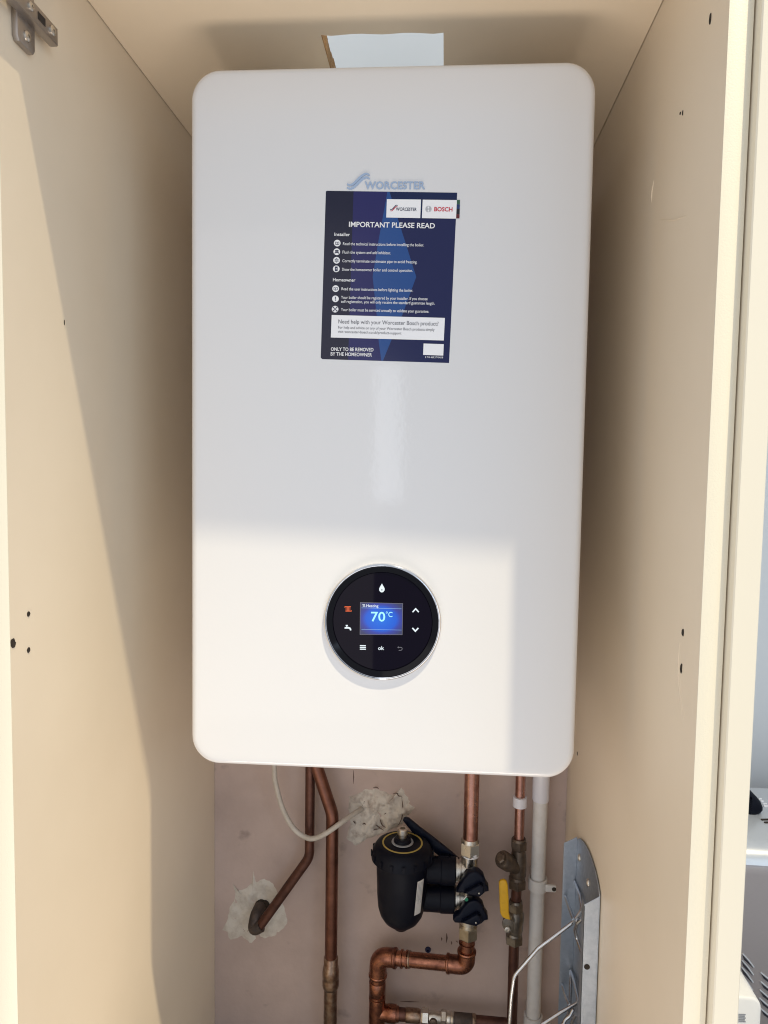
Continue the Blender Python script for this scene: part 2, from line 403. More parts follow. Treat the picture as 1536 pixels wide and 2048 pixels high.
part('slot', 'hole', hg, lambda bm: box(bm, q + V((0, -.0055, -.0032)), q + V((.0003, .0055, .0032))), False)
for dz in (-.0165, .0165):
    q = V((XL + .0056, hx(46, 68).y - .004, hx(46, 68).z + .012 + dz))
    part('screw', 'nickel', hg, lambda bm: lathe(bm, q, (1, 0, 0), [(0, .0045), (.0014, .0043), (.0024, .0028), (.0024, .0014), (.0010, .0012)], 20))

# ------------------------------------------------------------------ boiler (its own slightly turned frame)
BW, BH, BD = .4085, .7260, .31
BASE = .3605                                   # the casing's bottom edge below the front centre
boil = thing('boiler', 'white wall-hung gas boiler with rounded corners and a round control dial', 'boiler', (0, 0, 0))
BR = Matrix.Rotation(.0161, 3, 'Z') @ Matrix.Rotation(-.0072, 3, 'X')
boil.rotation_euler = BR.to_euler(); boil.location = BR @ V((0, 0, -BASE)); boil['local'] = 1
BRi = BR.transposed()
def fr(px, py, off=0):
    """point of the boiler's front sheet (off metres proud of it) in the boiler's own frame"""
    o_ = BRi @ CAM; d = BRi @ ray(px, py); t = (-off - o_.y) / d.y; q = o_ + d * t
    return V((q.x, -off, q.z + BASE))
def rrect(w_, h_, r, n=12):
    out = []
    for cx, cz, a0 in ((w_ / 2 - r, h_ / 2 - r, 0), (-w_ / 2 + r, h_ / 2 - r, PI / 2), (-w_ / 2 + r, -h_ / 2 + r, PI), (w_ / 2 - r, -h_ / 2 + r, 1.5 * PI)):
        for i in range(n + 1):
            a = a0 + PI / 2 * i / n; out.append((cx + r * math.cos(a), cz + r * math.sin(a)))
    return out
def casing(bm):
    rf = .0075; rings = []
    steps = [(.012, -.0002), (rf, 0)] + [(rf * (1 - math.sin(a)), rf * (1 - math.cos(a))) for a in [PI / 2 * i / 6 for i in range(1, 7)]] + [(0, .05), (.0015, .052), (.0015, .0545), (0, .0565), (0, BD)]
    for ins, y in steps:
        rings.append([bm.verts.new((x, y, z + BH / 2)) for x, z in rrect(BW - 2 * ins, BH - 2 * ins, .0305 - ins * .9)])
    n = len(rings[0])
    for a, b in zip(rings, rings[1:]):
        for i in range(n): bm.faces.new((a[i], a[(i + 1) % n], b[(i + 1) % n], b[i]))
    bm.faces.new(rings[0]); bm.faces.new(rings[-1])
cs = part('casing', 'enamel', boil, casing, True, sharp=60)

def fpoly(bm, pts, off, thick=.0001):
    """flat piece on the front sheet, given by its outline in photo pixels"""
    vs = [fr(*p, off) for p in pts]; prism(bm, vs, (0, thick * .98, 0))
def text_into(bm, body, p0, p1, cap, off, bold=0, extr=.00004):
    """lettering whose baseline runs from photo pixel p0 to p1"""
    cu = bpy.data.curves.new('t', 'FONT'); cu.body = body; cu.size = 1; cu.offset = bold; cu.extrude = 0; cu.resolution_u = 3
    cu.fill_mode = 'FRONT'
    ob = bpy.data.objects.new('t', cu); me = bpy.data.meshes.new_from_object(ob)
    xs = [v.co.x for v in me.vertices]; x0, x1 = min(xs), max(xs)
    A, B = fr(*p0, off), fr(*p1, off); ux = B - A; Wd = ux.length; ux.normalize(); uz = V((-ux.z, 0, ux.x))
    CAPU = .70
    hz = (fr(p0[0], p0[1] - cap, off) - A).length / CAPU
    vm = [bm.verts.new(A + ux * ((v.co.x - x0) / (x1 - x0) * Wd) + uz * (v.co.y * hz)) for v in me.vertices]
    for p in me.polygons:
        try: bm.faces.new([vm[i] for i in p.vertices])
        except ValueError: pass
    bpy.data.objects.remove(ob); bpy.data.curves.remove(cu); bpy.data.meshes.remove(me)
def ftext(name, body, p0, p1, cap, off, m, parent, bold=0, solid=0):
    bm = bmesh.new(); text_into(bm, body, p0, p1, cap, off, bold)
    if solid:
        r = bmesh.ops.extrude_face_region(bm, geom=bm.faces[:])
        bmesh.ops.translate(bm, vec=(0, solid, 0), verts=[g for g in r['geom'] if isinstance(g, bmesh.types.BMVert)])
    else:
        for f in bm.faces: f.normal_update()
    me = bpy.data.meshes.new(name)
    bm.to_mesh(me); bm.free()
    o = link(name, me, m, parent); o['local'] = 1
    return o
def disc(c, r, n=28): return [(c[0] + r * math.cos(2 * PI * i / n), c[1] + r * math.sin(2 * PI * i / n)) for i in range(n)]
def stroke(pts, wd):
    """outline of a line of width wd (may taper) through pixel points"""
    P_ = [V((*p, 0)) for p in pts]; Lf = []; Rt = []
    for i, p in enumerate(P_):
        t = (P_[min(i + 1, len(P_) - 1)] - P_[max(i - 1, 0)]).normalized(); nn = V((-t.y, t.x, 0))
        h = (wd(i / (len(P_) - 1)) if callable(wd) else wd) / 2
        Lf.append(p + nn * h); Rt.append(p - nn * h)
    return [(q.x, q.y) for q in Lf + Rt[::-1]]
def swoosh(f, pts, wmax):
    q = spline([V((*f(*p), 0)) for p in pts], 6, False)
    return stroke([(a.x, a.y) for a in q], lambda s: wmax * (.25 + .75 * math.sin(PI * min(1, max(0, .08 + .84 * s))) ** .7))

# chrome badge
badge = bpy.data.objects.new('brand_badge', None); C.objects.link(badge); badge.parent = boil; badge['local'] = 1
badge['label'] = 'raised silver brand lettering with two wavy strokes'
ftext('lettering', 'WORCESTER', k3(523, 277), k3(1103, 277), 71 / 4.8, .0011, 'badge', badge, .022, .0010)
for dy in (0, 46):
    pts = [(26, 178 + dy), (60, 192 + dy), (100, 180 + dy), (140, 146 + dy), (190, 96 + dy), (235, 60 + dy), (278, 46 + dy), (314, 68 + dy)]
    part('wave_stroke', 'badge', badge, lambda bm: fpoly(bm, swoosh(kb, pts, 4.6), .0012, .0011), False)

# instruction sticker
stk = bpy.data.objects.new('sticker', None); C.objects.link(stk); stk.parent = boil; stk['local'] = 1
stk['label'] = 'dark blue instruction sticker with white text'
def sp(name, m, pts, off, f=k3): return part(name, m, stk, lambda bm: fpoly(bm, [f(*p) for p in pts], off, .00012), False)
sp('backing', 'white_ink', [(1330, 312), (1440, 317), (1366, 1950), (1290, 1945)], .00012)
sp('sheet', 's_base', [(166, 296), (1413, 314), (1335, 1949), (118, 1912), (104, 1900), (103, 1890), (152, 304), (157, 298)], .00026)
sp('colour_field', 's_dark_refl', [(166, 297), (418, 300), (366, 1918), (118, 1911), (105, 1899), (153, 305)], .0004)  # dull left band: navy print with part of a reflection painted in
sp('colour_field', 's_purple_refl', [(418, 300.5), (742, 305), (655, 780), (600, 1120), (640, 1490), (684, 1926), (366, 1918.5)], .0004)  # indigo band also carries some reflection in its print colour
sp('colour_field', 's_top', [(765, 306), (1412, 315), (1404, 562), (845, 560)], .0004)
sp('colour_field', 's_kite', [(742, 306), (764, 307), (842, 560), (1020, 1122), (882, 1500), (776, 1742), (700, 1928), (685, 1926), (660, 1750), (640, 1490), (601, 1120), (656, 780), (730, 378)], .00045)
sp('logo_field', 'white_ink', [(738, 376), (1066, 380), (1058, 558), (732, 552)], .0006)
sp('logo_field', 'white_ink', [(1082, 381), (1410, 385), (1402, 563), (1074, 558)], .0006)
for i, (a, b, c) in enumerate(((383, 425, (.03, .10, .06)), (426, 470, (.01, .03, .12)), (471, 520, (.006, .006, .012)), (521, 560, (.10, .01, .015)))):
    M['foil%d' % i] = mat('foil_%d' % i, c, .2)
    sp('foil_band', 'foil%d' % i, [(1411 - (a - 383) * .045, a), (1440 - (a - 383) * .03, a + 1), (1440 - (b - 383) * .03, b + 1), (1411 - (b - 383) * .045, b)], .0006)
sp('text_field', 'white_ink', [(208, 1488), (1295, 1516), (1284, 1733), (200, 1704)], .0006)
sp('code_plate', 'white_ink', [(1090, 1762), (1284, 1768), (1279, 1878), (1086, 1871)], .0006)
T = lambda s, a, b, cap, m='white_ink', bold=.004: ftext('lettering', s, k3(*a), k3(*b), cap / 4.8, .0008, m, stk, bold)
T('IMPORTANT PLEASE READ', (373, 641), (1198, 656), 49, bold=.016)
T('Installer', (234, 728), (383, 731), 31, bold=.014)
T('Read the technical instructions before installing the boiler.', (316, 817), (1093, 830), 28, bold=.003)
T('Flush the system and add inhibitor.', (312, 898), (776, 906), 28, bold=.003)
T('Correctly terminate condensate pipe to avoid freezing.', (310, 981), (1028, 993), 28, bold=.003)
T('Show the homeowner boiler and control operation.', (307, 1063), (985, 1075), 28, bold=.003)
T('Homeowner', (220, 1164), (435, 1168), 31, bold=.014)
T('Read the user instructions before lighting the boiler.', (302, 1250), (988, 1266), 28, bold=.003)
T('Your boiler should be registered by your installer. If you choose', (298, 1332), (1128, 1347), 28, bold=.003)
T('self-registration, you will only receive the standard guarantee length.', (298, 1371), (1198, 1390), 28, bold=.003)
T('Your boiler must be serviced annually to validate your guarantee.', (297, 1450), (1142, 1467), 28, bold=.003)
T('Need help with your Worcester Bosch product?', (272, 1569), (1232, 1591), 39, 'dark_ink', 0)
T('For help and advice on any of your Worcester Bosch products simply', (270, 1619), (1195, 1642), 26, 'dark_ink', 0)
T('visit worcester-bosch.co.uk/product-support', (268, 1659), (877, 1676), 26, 'dark_ink', 0)
T('ONLY TO BE REMOVED', (200, 1831), (609, 1838), 33, bold=.014)
T('BY THE HOMEOWNER', (198, 1877), (594, 1887), 33, bold=.014)
T('8 716 468 379 04/18', (1105, 1901), (1277, 1904), 17)
T('WORCESTER', (824, 486), (1023, 490), 31, 'navy_ink', .014)
T('BOSCH', (1192, 491), (1367, 494), 40, 'red_ink', .024)
for dy, mm in ((0, 'navy_ink'), (13, 'red_ink')):
    pts = [(768, 474 + dy), (782, 476 + dy), (796, 466 + dy), (814, 446 + dy), (828, 434 + dy), (841, 438 + dy)]
    part('logo_wave', mm, stk, lambda bm: fpoly(bm, swoosh(k3, pts, 1.5), .0008), False)
def ring_piece(c, r0, r1, a0, a1, f, n=20):
    return [f(c[0] + r0 * math.cos(a0 + (a1 - a0) * i / n), c[1] + r0 * math.sin(a0 + (a1 - a0) * i / n)) for i in range(n + 1)] + \
           [f(c[0] + r1 * math.cos(a1 + (a0 - a1) * i / n), c[1] + r1 * math.sin(a1 + (a0 - a1) * i / n)) for i in range(n + 1)]
def emblem(bm):
    c = (1137, 471)
    for a0 in (0, PI): fpoly(bm, ring_piece(c, 29, 26, a0, a0 + PI - .01, k3), .0008)
    for a0 in (-.95, PI - .95): fpoly(bm, ring_piece(c, 21, 14, a0, a0 + 1.9, k3), .0008)
    for x in (-14, 14): fpoly(bm, [k3(c[0] + x + d, c[1] + e) for d, e in ((-3, -20), (3, -20), (3, 20), (-3, 20))], .00083)
    fpoly(bm, [k3(c[0] + d, c[1] + e) for d, e in ((-11, -3), (11, -3), (11, 3), (-11, 3))], .00083)
part('logo_emblem', 'grey_ink', stk, emblem, False)
ics = [(261, 798), (257, 881), (255, 963), (252, 1045), (246, 1235), (244, 1333), (241, 1432)]
for i, c in enumerate(ics):
    part('icon_disc', 'white_ink', stk, lambda bm: fpoly(bm, [k3(*q) for q in disc(c, 32)], .0007), False)
    def g(bm):
        P4 = lambda *ps: fpoly(bm, [k3(c[0] + x, c[1] + y) for x, y in ps], .0009)
        if i in (0, 4):
            P4((-19, -14), (-3, -10), (-3, -6), (-15, -9), (-15, 9), (-3, 12), (-3, 17), (-19, 13)); P4((19, -14), (3, -10), (3, -6), (15, -9), (15, 9), (3, 12), (3, 17), (19, 13))
            P4((-2.5, -10), (2.5, -10), (2.5, 18), (-2.5, 18))
        elif i == 1:
            for k in range(5): P4((-14 + k * 6.2, -17), (-9.5 + k * 6.2, -17), (-9.5 + k * 6.2, 12), (-14 + k * 6.2, 12))
            P4((-20, 6), (20, 6), (20, 10), (-20, 10)); P4((-18, -15), (18, -15), (18, -11), (-18, -11)); P4((-21, 10), (-15, 10), (-15, 19), (-21, 19)); P4((15, 10), (21, 10), (21, 19), (15, 19))
        elif i == 2:
            for k in range(6):
                a = PI / 3 * k + PI / 6; d, n_ = (math.cos(a), math.sin(a)), (-math.sin(a), math.cos(a))
                P4(*[(d[0] * r + n_[0] * s, d[1] * r + n_[1] * s) for r, s in ((4, -1.6), (22, -1.6), (22, 1.6), (4, 1.6))])
                P4(*[(d[0] * r + n_[0] * s, d[1] * r + n_[1] * s) for r, s in ((13, -7), (16, -7), (16, 7), (13, 7))])
        elif i == 3:
            P4((-13, -22), (13, -22), (13, 22), (-13, 22))
        elif i == 5:
            P4((-4.5, -20), (4.5, -20), (3, 6), (-3, 6)); P4((-4, 10), (4, 10), (4, 18), (-4, 18))
        else:
            for sg in (-1, 1):
                P4((-18 * sg, -15), (-14 * sg, -19), (18 * sg, 15), (14 * sg, 19))
                P4(*[(x * sg, y) for x, y in ((-21, -20), (-12, -22), (-9, -13), (-16, -8), (-22, -12))]); P4(*[(x * sg, y) for x, y in ((21, 20), (12, 22), (9, 13), (16, 8), (22, 12))])
    part('icon_sign', 'navy_ink', stk, g, False)
c = ics[3]
part('icon_dial', 'white_ink', stk, lambda bm: fpoly(bm, [k3(*q) for q in disc(c, 5)], .0011), False)

# control dial
dial = bpy.data.objects.new('control_dial', None); C.objects.link(dial); dial.parent = boil; dial['local'] = 1
dial['label'] = 'round black glass control dial with chrome rim'
dc = fr(764.3, 1244.5, .004)
def dl(name, m, prof, n=96):
    return part(name, m, dial, lambda bm: lathe(bm, V((dc.x, 0, dc.z)), (0, -1, 0), prof, n, cap=False), True, sharp=25)
dl('rim', 'chrome', [(-.002, .0618), (.0022, .0617), (.0040, .0611), (.0046, .0603), (.0044, .0596), (.0036, .0592), (.0034, .0590), (.0037, .0587)])
dl('bevel_ring', 'black_gloss', [(.0036, .0588), (.0041, .0583), (.0042, .0578), (.0020, .0524), (.0004, .0518)])
part('face', 'glass', dial, lambda bm: lathe(bm, V((dc.x, 0, dc.z)), (0, -1, 0), [(.0002, .0522), (.0010, .0520), (.0012, .0516)], 96), True, sharp=25)
OF = .0016
def dp(name, m, pts, off=OF): return part(name, m, dial, lambda bm: fpoly(bm, [k4(*p) for p in pts], off, .0002), False)
dp('display_frame', 'lit_dim', [(543, 563), (930, 573), (925, 858), (540, 856)], .0015)
dp('display', 'screen', [(547, 567), (926, 577), (921, 854), (544, 852)], .0018)
def TD(s, a, b, cap, m, bold=.01, off=.0021): ftext('lettering', s, k4(*a), k4(*b), cap / 4.518, off, m, dial, bold)
TD('Heating', (600, 606), (708, 608), 25, 'lit_white', .008)
TD('70', (642, 734), (770, 736), 86, 'lit_cyan', .012); TD('°C', (775, 694), (835, 696), 46, 'lit_cyan', .008)
dp('display_line', 'lit_line', [(556, 612), (917, 621), (917, 624), (556, 615)], .0021)
dp('display_line', 'lit_line', [(556, 806), (917, 813), (917, 815.5), (556, 808.5)], .0021)
def radiator(bm, x0, y0, sc, off):
    q = lambda *ps: fpoly(bm, [k4(x0 + x * sc, y0 + y * sc) for x, y in ps], off, .0002)
    for k in range(4): q((11 + k * 11.5, 2), (15.5 + k * 11.5, 2), (15.5 + k * 11.5, 46), (11 + k * 11.5, 46))
    q((0, 2), (57, 2), (57, 8), (0, 8)); q((8, 42), (62, 42), (62, 48), (8, 48)); q((0, 2), (4, 2), (4, 14), (0, 14)); q((58, 36), (62, 36), (62, 50), (58, 50))
part('heating_icon', 'lit_red', dial, lambda bm: radiator(bm, 403, 598, 1, OF), False)
part('display_icon', 'lit_white', dial, lambda bm: radiator(bm, 564, 581, .42, .0021), False)
dp('flame_icon', 'lit_white', [(740, 394), (752, 415), (764, 437), (764, 455), (752, 470), (740, 474), (726, 469), (715, 454), (716, 437), (728, 415)])
dp('flame_core', 'glass', [(740, 440), (746, 452), (740, 460), (734, 452)], .0019)
def tap(bm):
    for ps in (((413, 768), (432, 768), (432, 776), (427, 777), (427, 785), (440, 786), (455, 792), (463, 805), (463, 817), (451, 817), (449, 807), (438, 801), (403, 801), (403, 789), (419, 786), (419, 778), (413, 776)),):
        fpoly(bm, [k4(*p) for p in ps], OF, .0002)
part('tap_icon', 'lit_white', dial, tap, False)
dp('up_key', 'lit_white', stroke([k4(1018, 651), k4(1045, 621), k4(1072, 651)], 2.0) and [(1014, 647), (1045, 613), (1076, 647), (1069, 656), (1045, 630), (1021, 656)])
dp('down_key', 'lit_white', [(1012, 800), (1020, 791), (1042, 815), (1065, 791), (1073, 800), (1042, 833)])
for k in range(3): dp('menu_key', 'lit_white', [(541, 950 + k * 16), (595, 951 + k * 16), (595, 960 + k * 16), (541, 959 + k * 16)])
TD('ok', (706, 993), (760, 993), 34, 'lit_white', .014, OF)
part('back_key', 'lit_dim', dial, lambda bm: fpoly(bm, stroke([k4(886, 970), k4(912, 970), k4(921, 975), k4(924, 984), k4(919, 993), k4(912, 997), k4(892, 997)], 1.1), OF, .0002), False)
dp('back_key', 'lit_dim', [(880, 970), (890, 961), (890, 979)])

# ------------------------------------------------------------------ pipework below the boiler
UP = -.30                                     # pipe tops end inside the casing
def up(p): return V((p.x, p.y, UP))
# thin pipe going into the wall
Y1 = .335
a = at(619.5, 1640, Y1)
tp_ = thing('copper_pipe', 'thin dark copper pipe bending left into the plaster hole', 'pipe', (a.x, Y1, -.8), 'copper pipes under the boiler')
b = at(*k5(893, 800), Y1); c = at(*k5(520, 1320), Y1 - .004)
part('tube', 'darkcopper', tp_, lambda bm: tube(bm, [V((b.x, Y1, UP)), V((b.x, Y1, b.z)), c], .0076, 24, .035))
d = at(*k5(478, 1345), Y1 - .004); e2 = at(*k5(535, 1150), YB)
part('elbow', 'blackcopper', tp_, lambda bm: tube(bm, [c + (c - d) * .3, d + V((-.001, 0, 0)), d + V((.000, .012, .016)), V((e2.x, YB + .004, e2.z))], .0098, 24, .012))
part('hole', 'hole', tp_, lambda bm: lathe(bm, at(*k5(545, 1160), YB) + V((0, -.0052, 0)), (0, 1, .0), [(0, .0125), (.006, .012)], 20))
# wider pipe left of centre
Y2 = .325
p1 = at(*k5(965, 180), Y2); p2 = at(*k5(1065, 480), Y2); p3 = at(664, 2060, Y2)
t2 = thing('copper_pipe', 'wider copper pipe left of centre with a soldered joint low down', 'pipe', (p2.x, Y2, -.9), 'copper pipes under the boiler')
dirn = (p2 - p1)
part('tube', 'olded', t2, lambda bm: tube(bm, [p1 - dirn * .6, p2, V((p2.x, Y2, p3.z - .05))], .0098, 28, .05))
def zat(x, y, Y): return at(x, y, Y).z
xx = p2.x
def sleeve(name, m, par, x, Y, y0, y1, prof, n=32):
    z0, z1 = zat(768 + 0, y0, Y), zat(768, y1, Y)
    return part(name, m, par, lambda bm: lathe(bm, V((x, Y, z0)), (0, 0, -1), [(s * (z0 - z1), r) for s, r in prof], n), True, sharp=50)
sleeve('joint', 'solder', t2, xx, Y2, 1921, 1985, [(0, .0099), (.02, .0112), (.30, .0114), (.32, .0122), (.36, .0122), (.38, .0128), (.48, .0134), (.60, .0134), (.64, .0128), (.70, .0128), (.74, .0134), (.90, .0132), (.97, .0122), (1, .0100)])
sleeve('stained_length', 'solder', t2, xx, Y2, 1984, 2070, [(0, .0108), (1, .0108)])
# white cable
Yc = .318
cp = [at(548, 1500, Yc), at(549, 1545, Yc), at(*k5(640, 250), Yc), at(*k5(690, 430), Yc), at(*k5(770, 580), Yc), at(*k5(860, 650), Yc), at(*k5(930, 660), Yc - .004),
      at(*k5(1020, 620), Yc - .008), at(*k5(1120, 550), Yc), at(*k5(1220, 480), Yc + .02), at(*k6(150, 450), YB - .010), at(*k6(178, 425), YB + .006)]
cab = part('cable', 'cable', None, lambda bm: tube(bm, spline(cp, 8, False), .0040, 16))
cab['label'] = 'white electric cable looping from the boiler into rough filler'; cab['category'] = 'cable'
part('hole', 'hole', cab, lambda bm: lathe(bm, at(*k6(185, 405), YB) + V((.001, -.0065, .003)), (0, 1, 0), [(0, .0045), (.0065, .0055)], 14))

# filter pipework: upper pipe, two valves, lower loop
YV = .300
vx = at(940, 1690, YV).x
t3 = thing('copper_pipe', 'bright copper pipe running from boiler down to the filter valves', 'pipe', (vx, YV, -.7), 'copper pipes under the boiler')
zt = zat(940, 1679, YV)
xb = at(944, 1560, YV).x
part('tube', 'copper', t3, lambda bm: tube(bm, [V((xb, YV, UP)), V((vx + .0005, YV, zt - .012))], .0111, 32))
def nut(bm, x, Y, z0, z1, r, taper=.9):
    d = z0 - z1
    lathe(bm, V((x, Y, z0)), (0, 0, -1), [(0, r * .78), (d * .10, r * .86), (d * .22, r * .88)], 32)
    lathe(bm, V((x, Y, z0)), (0, 0, -1), [(d * .2, r * .92), (d * .26, r), (d * .92, r), (d, r * taper)], 6, rot=PI / 6)
GV = 'valves on the filter'
def valve(label, yk, nut0, nut1, body0, body1, tag_y, kc, ktop, nm):
    zk = zat(940, yk, YV)
    t = thing('isolation_valve', label, 'valve', (vx, YV, zk), GV)
    part('nut', nm, t, lambda bm: nut(bm, vx, YV, zat(940, nut0, YV), zat(940, nut1, YV), .0152), True, sharp=30)
    part('body', 'nickel', t, lambda bm: lathe(bm, V((vx, YV, zat(940, body0, YV))), (0, 0, -1),
         [(0, .0120), ((zat(940, body0, YV) - zat(940, body1, YV)), .0120)], 32))
    part('side_port', 'nickel', t, lambda bm: lathe(bm, V((vx, YV, zk)), (-1, 0, 0), [(-.008, .0135), (.012, .0140), (.0125, .0165), (.015, .0168), (.0152, .0150), (.0175, .0150), (.0178, .0172), (.0200, .0172)], 32))
    part('spindle', 'knob', t, lambda bm: lathe(bm, V((vx, YV, zk)), (0, -1, 0), [(0, .010), (.020, .010)], 24))
    zt_ = zat(940, tag_y, YV - .012)
    part('tag', 'white_ink', t, lambda bm: lathe(bm, V((vx + .0008, YV, zt_)), (0, 0, 1), [(-.0030, .0126), (-.0030, .0131), (.0030, .0131), (.0030, .0126)], 32, cap=False))
    for dx, mm in ((-.006, 'black_ink'), (-.0035, 'black_ink'), (-.0015, 'grey_ink'), (.0015, 'red_ink'), (.005, 'grey_ink')):
        y_ = YV - math.sqrt(.0132 ** 2 - dx * dx)
        part('tag_mark', mm, t, lambda bm: box(bm, (vx + dx - .0007, y_ - .0001, zt_ - .0010), (vx + dx + .0007, y_ + .0006, zt_ + .0010)), False)
    pts = [at(*kv(*p), YV - .020) for p in kc]
    o_ = part('knob', 'knob', t, lambda bm: prism(bm, pts, (0, -.016, 0), .0030, 3), True, sharp=50)
    cpt = sum(pts, V()) / len(pts)
    part('grip', 'knob', t, lambda bm: prism(bm, [cpt + V((x, -.015, z)) for x, z in ktop], (0, -.010, 0), .0025, 3), True, sharp=50)
    part('screw', 'nickel', t, lambda bm: lathe(bm, cpt + V((.005, -.0255, -.003)), (0, -1, 0), [(0, .0014), (.0012, .0012), (.0016, .0004)], 12))
    return t, cpt
k1 = [(395, 840), (430, 770), (480, 690), (530, 635), (590, 610), (640, 620), (690, 665), (715, 740), (745, 785), (748, 825), (710, 835), (680, 865), (640, 885), (590, 885), (530, 865), (500, 845)]
k2 = [(x - 8 - (38 if i in (0,) else 0), y + 310 + (18 if i in (0, 15) else 0)) for i, (x, y) in enumerate(k1)]
k2[0] = (360, 1140); k2.insert(0, (380, 1168)); k2.insert(2, (385, 1095))
wing = [(-.016, -.006), (-.004, .0015), (.006, .008), (.012, .005), (.013, -.003), (.006, -.010), (-.004, -.0085)]
v1, c1 = valve('upper black-knobbed valve beside the filter, below the bright copper pipe', 1741, 1676, 1708, 1705, 1778, 1715, k1, wing, 'nickel')
v2, c2 = valve('lower black-knobbed valve with a green mark, above the copper loop', 1797, 1845, 1875, 1775, 1850, 1842, k2, wing, 'nutbrass')
gp = at(*kv(508, 980), YV - .0362)
part('green_mark', 'green', v2, lambda bm: lathe(bm, gp, (0, -1, 0), [(0, .0030), (.0006, .0028)], 16))
part('pointer', 'white_ink', v2, lambda bm: tube(bm, [at(*kv(478, 985), YV - .0368), at(*kv(512, 946), YV - .0368)], .0006, 8))

# magnetic filter
YM = .285
fc = at(805, 1685, YM)
flt = thing('magnetic_filter', 'black plastic magnetic filter canister with a yellow ring on its cap', 'filter', (fc.x, YM, zat(802, 1858, YM)))
z0 = fc.z; RC = .0440
zcb = zat(811, 1750, YM - RC); zbb = zat(802, 1838, YM - .02); znb = zat(802, 1856, YM)
def fl(name, m, prof, n=56, **kw): return part(name, m, flt, lambda bm: lathe(bm, V((fc.x, YM, z0)), (0, 0, -1), prof, n, **kw), True, sharp=35)
hc = z0 - zcb; hb = z0 - zbb; hn = z0 - znb
fl('cap', 'plastic', [(-.001, .0005), (-.001, .012), (.000, .017), (.000, .0335), (.003, .0395), (.010, .0440), (.022, .0462), (hc * .93, .0462), (hc * .99, .0445), (hc, .0405)])
hk = hn - hc
fl('canister', 'plastic', [(hc - .002, .0405), (hc + .003, .0392), (hc + hk * .1, .0384), (hc + hk * .5, .0368), (hc + hk * .68, .0350), (hc + hk * .78, .0318), (hc + hk * .86, .0265), (hc + hk * .92, .0190), (hc + hk * .95, .0135), (hn - .001, .0105)])
fl('drain_plug', 'oldbrass', [(hn - .002, .0085), (hn + .001, .0080), (hn + .002, .0060)], 24)
fl('yellow_ring', 'gold', [(-.0002, .0278), (-.0007, .0280), (-.0007, .0302), (-.0002, .0304)], cap=False)
fl('vent_seat', 'plastic', [(-.001, .0135), (-.006, .0125), (-.008, .0100)], 32)
fl('vent_plate', 'grey_ink', [(-.0012, .0165), (-.0022, .0160)], 32)
fl('vent_screw', 'nickel', [(-.006, .0062), (-.012, .0062), (-.0135, .0078), (-.021, .0080), (-.0222, .0070), (-.0222, .0038), (-.018, .0034)], 32)
for k in range(16):                            # grip ribs round the cap
    a_ = 2 * PI * k / 16 + .1
    cx, cy = fc.x + .0460 * math.cos(a_), YM + .0460 * math.sin(a_)
    def rib(bm):
        r = bmesh.ops.create_cube(bm, size=1); bmesh.ops.scale(bm, vec=(.0022, .0048, hc * .42), verts=r['verts'])
        bmesh.ops.bevel(bm, geom=bm.edges[:], offset=.0008, segments=2, affect='EDGES')
        bmesh.ops.rotate(bm, cent=(0, 0, 0), matrix=Matrix.Rotation(a_, 3, 'Z'), verts=bm.verts)
        bmesh.ops.translate(bm, vec=(cx, cy, z0 - hc * .68), verts=bm.verts)
    part('grip_rib', 'plastic', flt, rib)
for yk in (1741, 1797):                        # ports towards the valves
    zk = zat(940, yk, YV); L_ = vx - .020 - fc.x
    def port(bm):
        lathe(bm, V((fc.x + .01, YV - .004, zk)), (1, 0, .0), [(0, .0193), (L_ - .033, .0193), (L_ - .032, .0203), (L_ - .012, .0200), (L_ - .011, .0165), (L_ - .0105, .0165)], 32)
    part('port', 'plastic', flt, port, sharp=35)
    part('union_nut', 'plastic', flt, lambda bm: lathe(bm, V((vx - .047, YV, zk)), (1, 0, 0), [(0, .0185), (.001, .0215), (.016, .0215), (.017, .0190), (.0268, .0180)], 10, rot=.2), True, sharp=25)
# paper label on the canister's right front
def lab(bm):
    n = 8; rows = []
    for t, (A, B) in enumerate((((630, 968), (592, 985)), ((605, 1235), (572, 1228)))):
        rows.append([])
    P0, P1 = k6(612, 985), k6(590, 1225)
    zt_, zb_ = zat(*k6(612, 985), YM - .030), zat(*k6(590, 1228), YM - .026)
    g = []
    for i in range(n + 1):
        s = i / n; z = zt_ + (zb_ - zt_) * s; row = []
        r = .0396 - .0032 * s
        for j in range(5):
            ang = math.radians(-52 + 19 * j / 4 - 4 * s)
            row.append(bm.verts.new((fc.x + r * math.cos(ang), YM + r * math.sin(ang), z)))
        g.append(row)
    for i in range(n):
        for j in range(4): bm.faces.new((g[i][j], g[i][j + 1], g[i + 1][j + 1], g[i + 1][j]))
part('paper_label', 'whiteplastic', flt, lab)
for k in range(4):
    def ll(bm):
        zt_, zb_ = zat(*k6(612, 985), YM - .030), zat(*k6(590, 1228), YM - .026); a0 = -49 + 3.9 * k
        pts = []
        for i in range(7):
            s = .06 + (.62 if k % 2 else .52) * i / 6; ang = math.radians(a0 - 4 * s); r = .0398 - .0032 * s
            pts.append((fc.x + r * math.cos(ang), YM + r * math.sin(ang), zt_ + (zb_ - zt_) * s))
        tube(bm, pts, .00028, 6)
    part('label_line', 'grey_ink', flt, ll)
# spanner leaning behind the canister
spn = [(470, 512), (478, 498), (496, 494), (520, 502), (600, 568), (680, 628), (760, 690), (840, 755), (895, 805), (915, 840), (900, 862), (850, 848), (780, 808), (700, 745), (610, 668), (540, 600)]
o = part('spanner', 'knob', None, lambda bm: prism(bm, [at(*k6(*p), .315) for p in spn], (0, -.007, 0), .0015), True, sharp=40)
o['label'] = 'navy plastic spanner slanting behind the filter cap'; o['category'] = 'spanner'

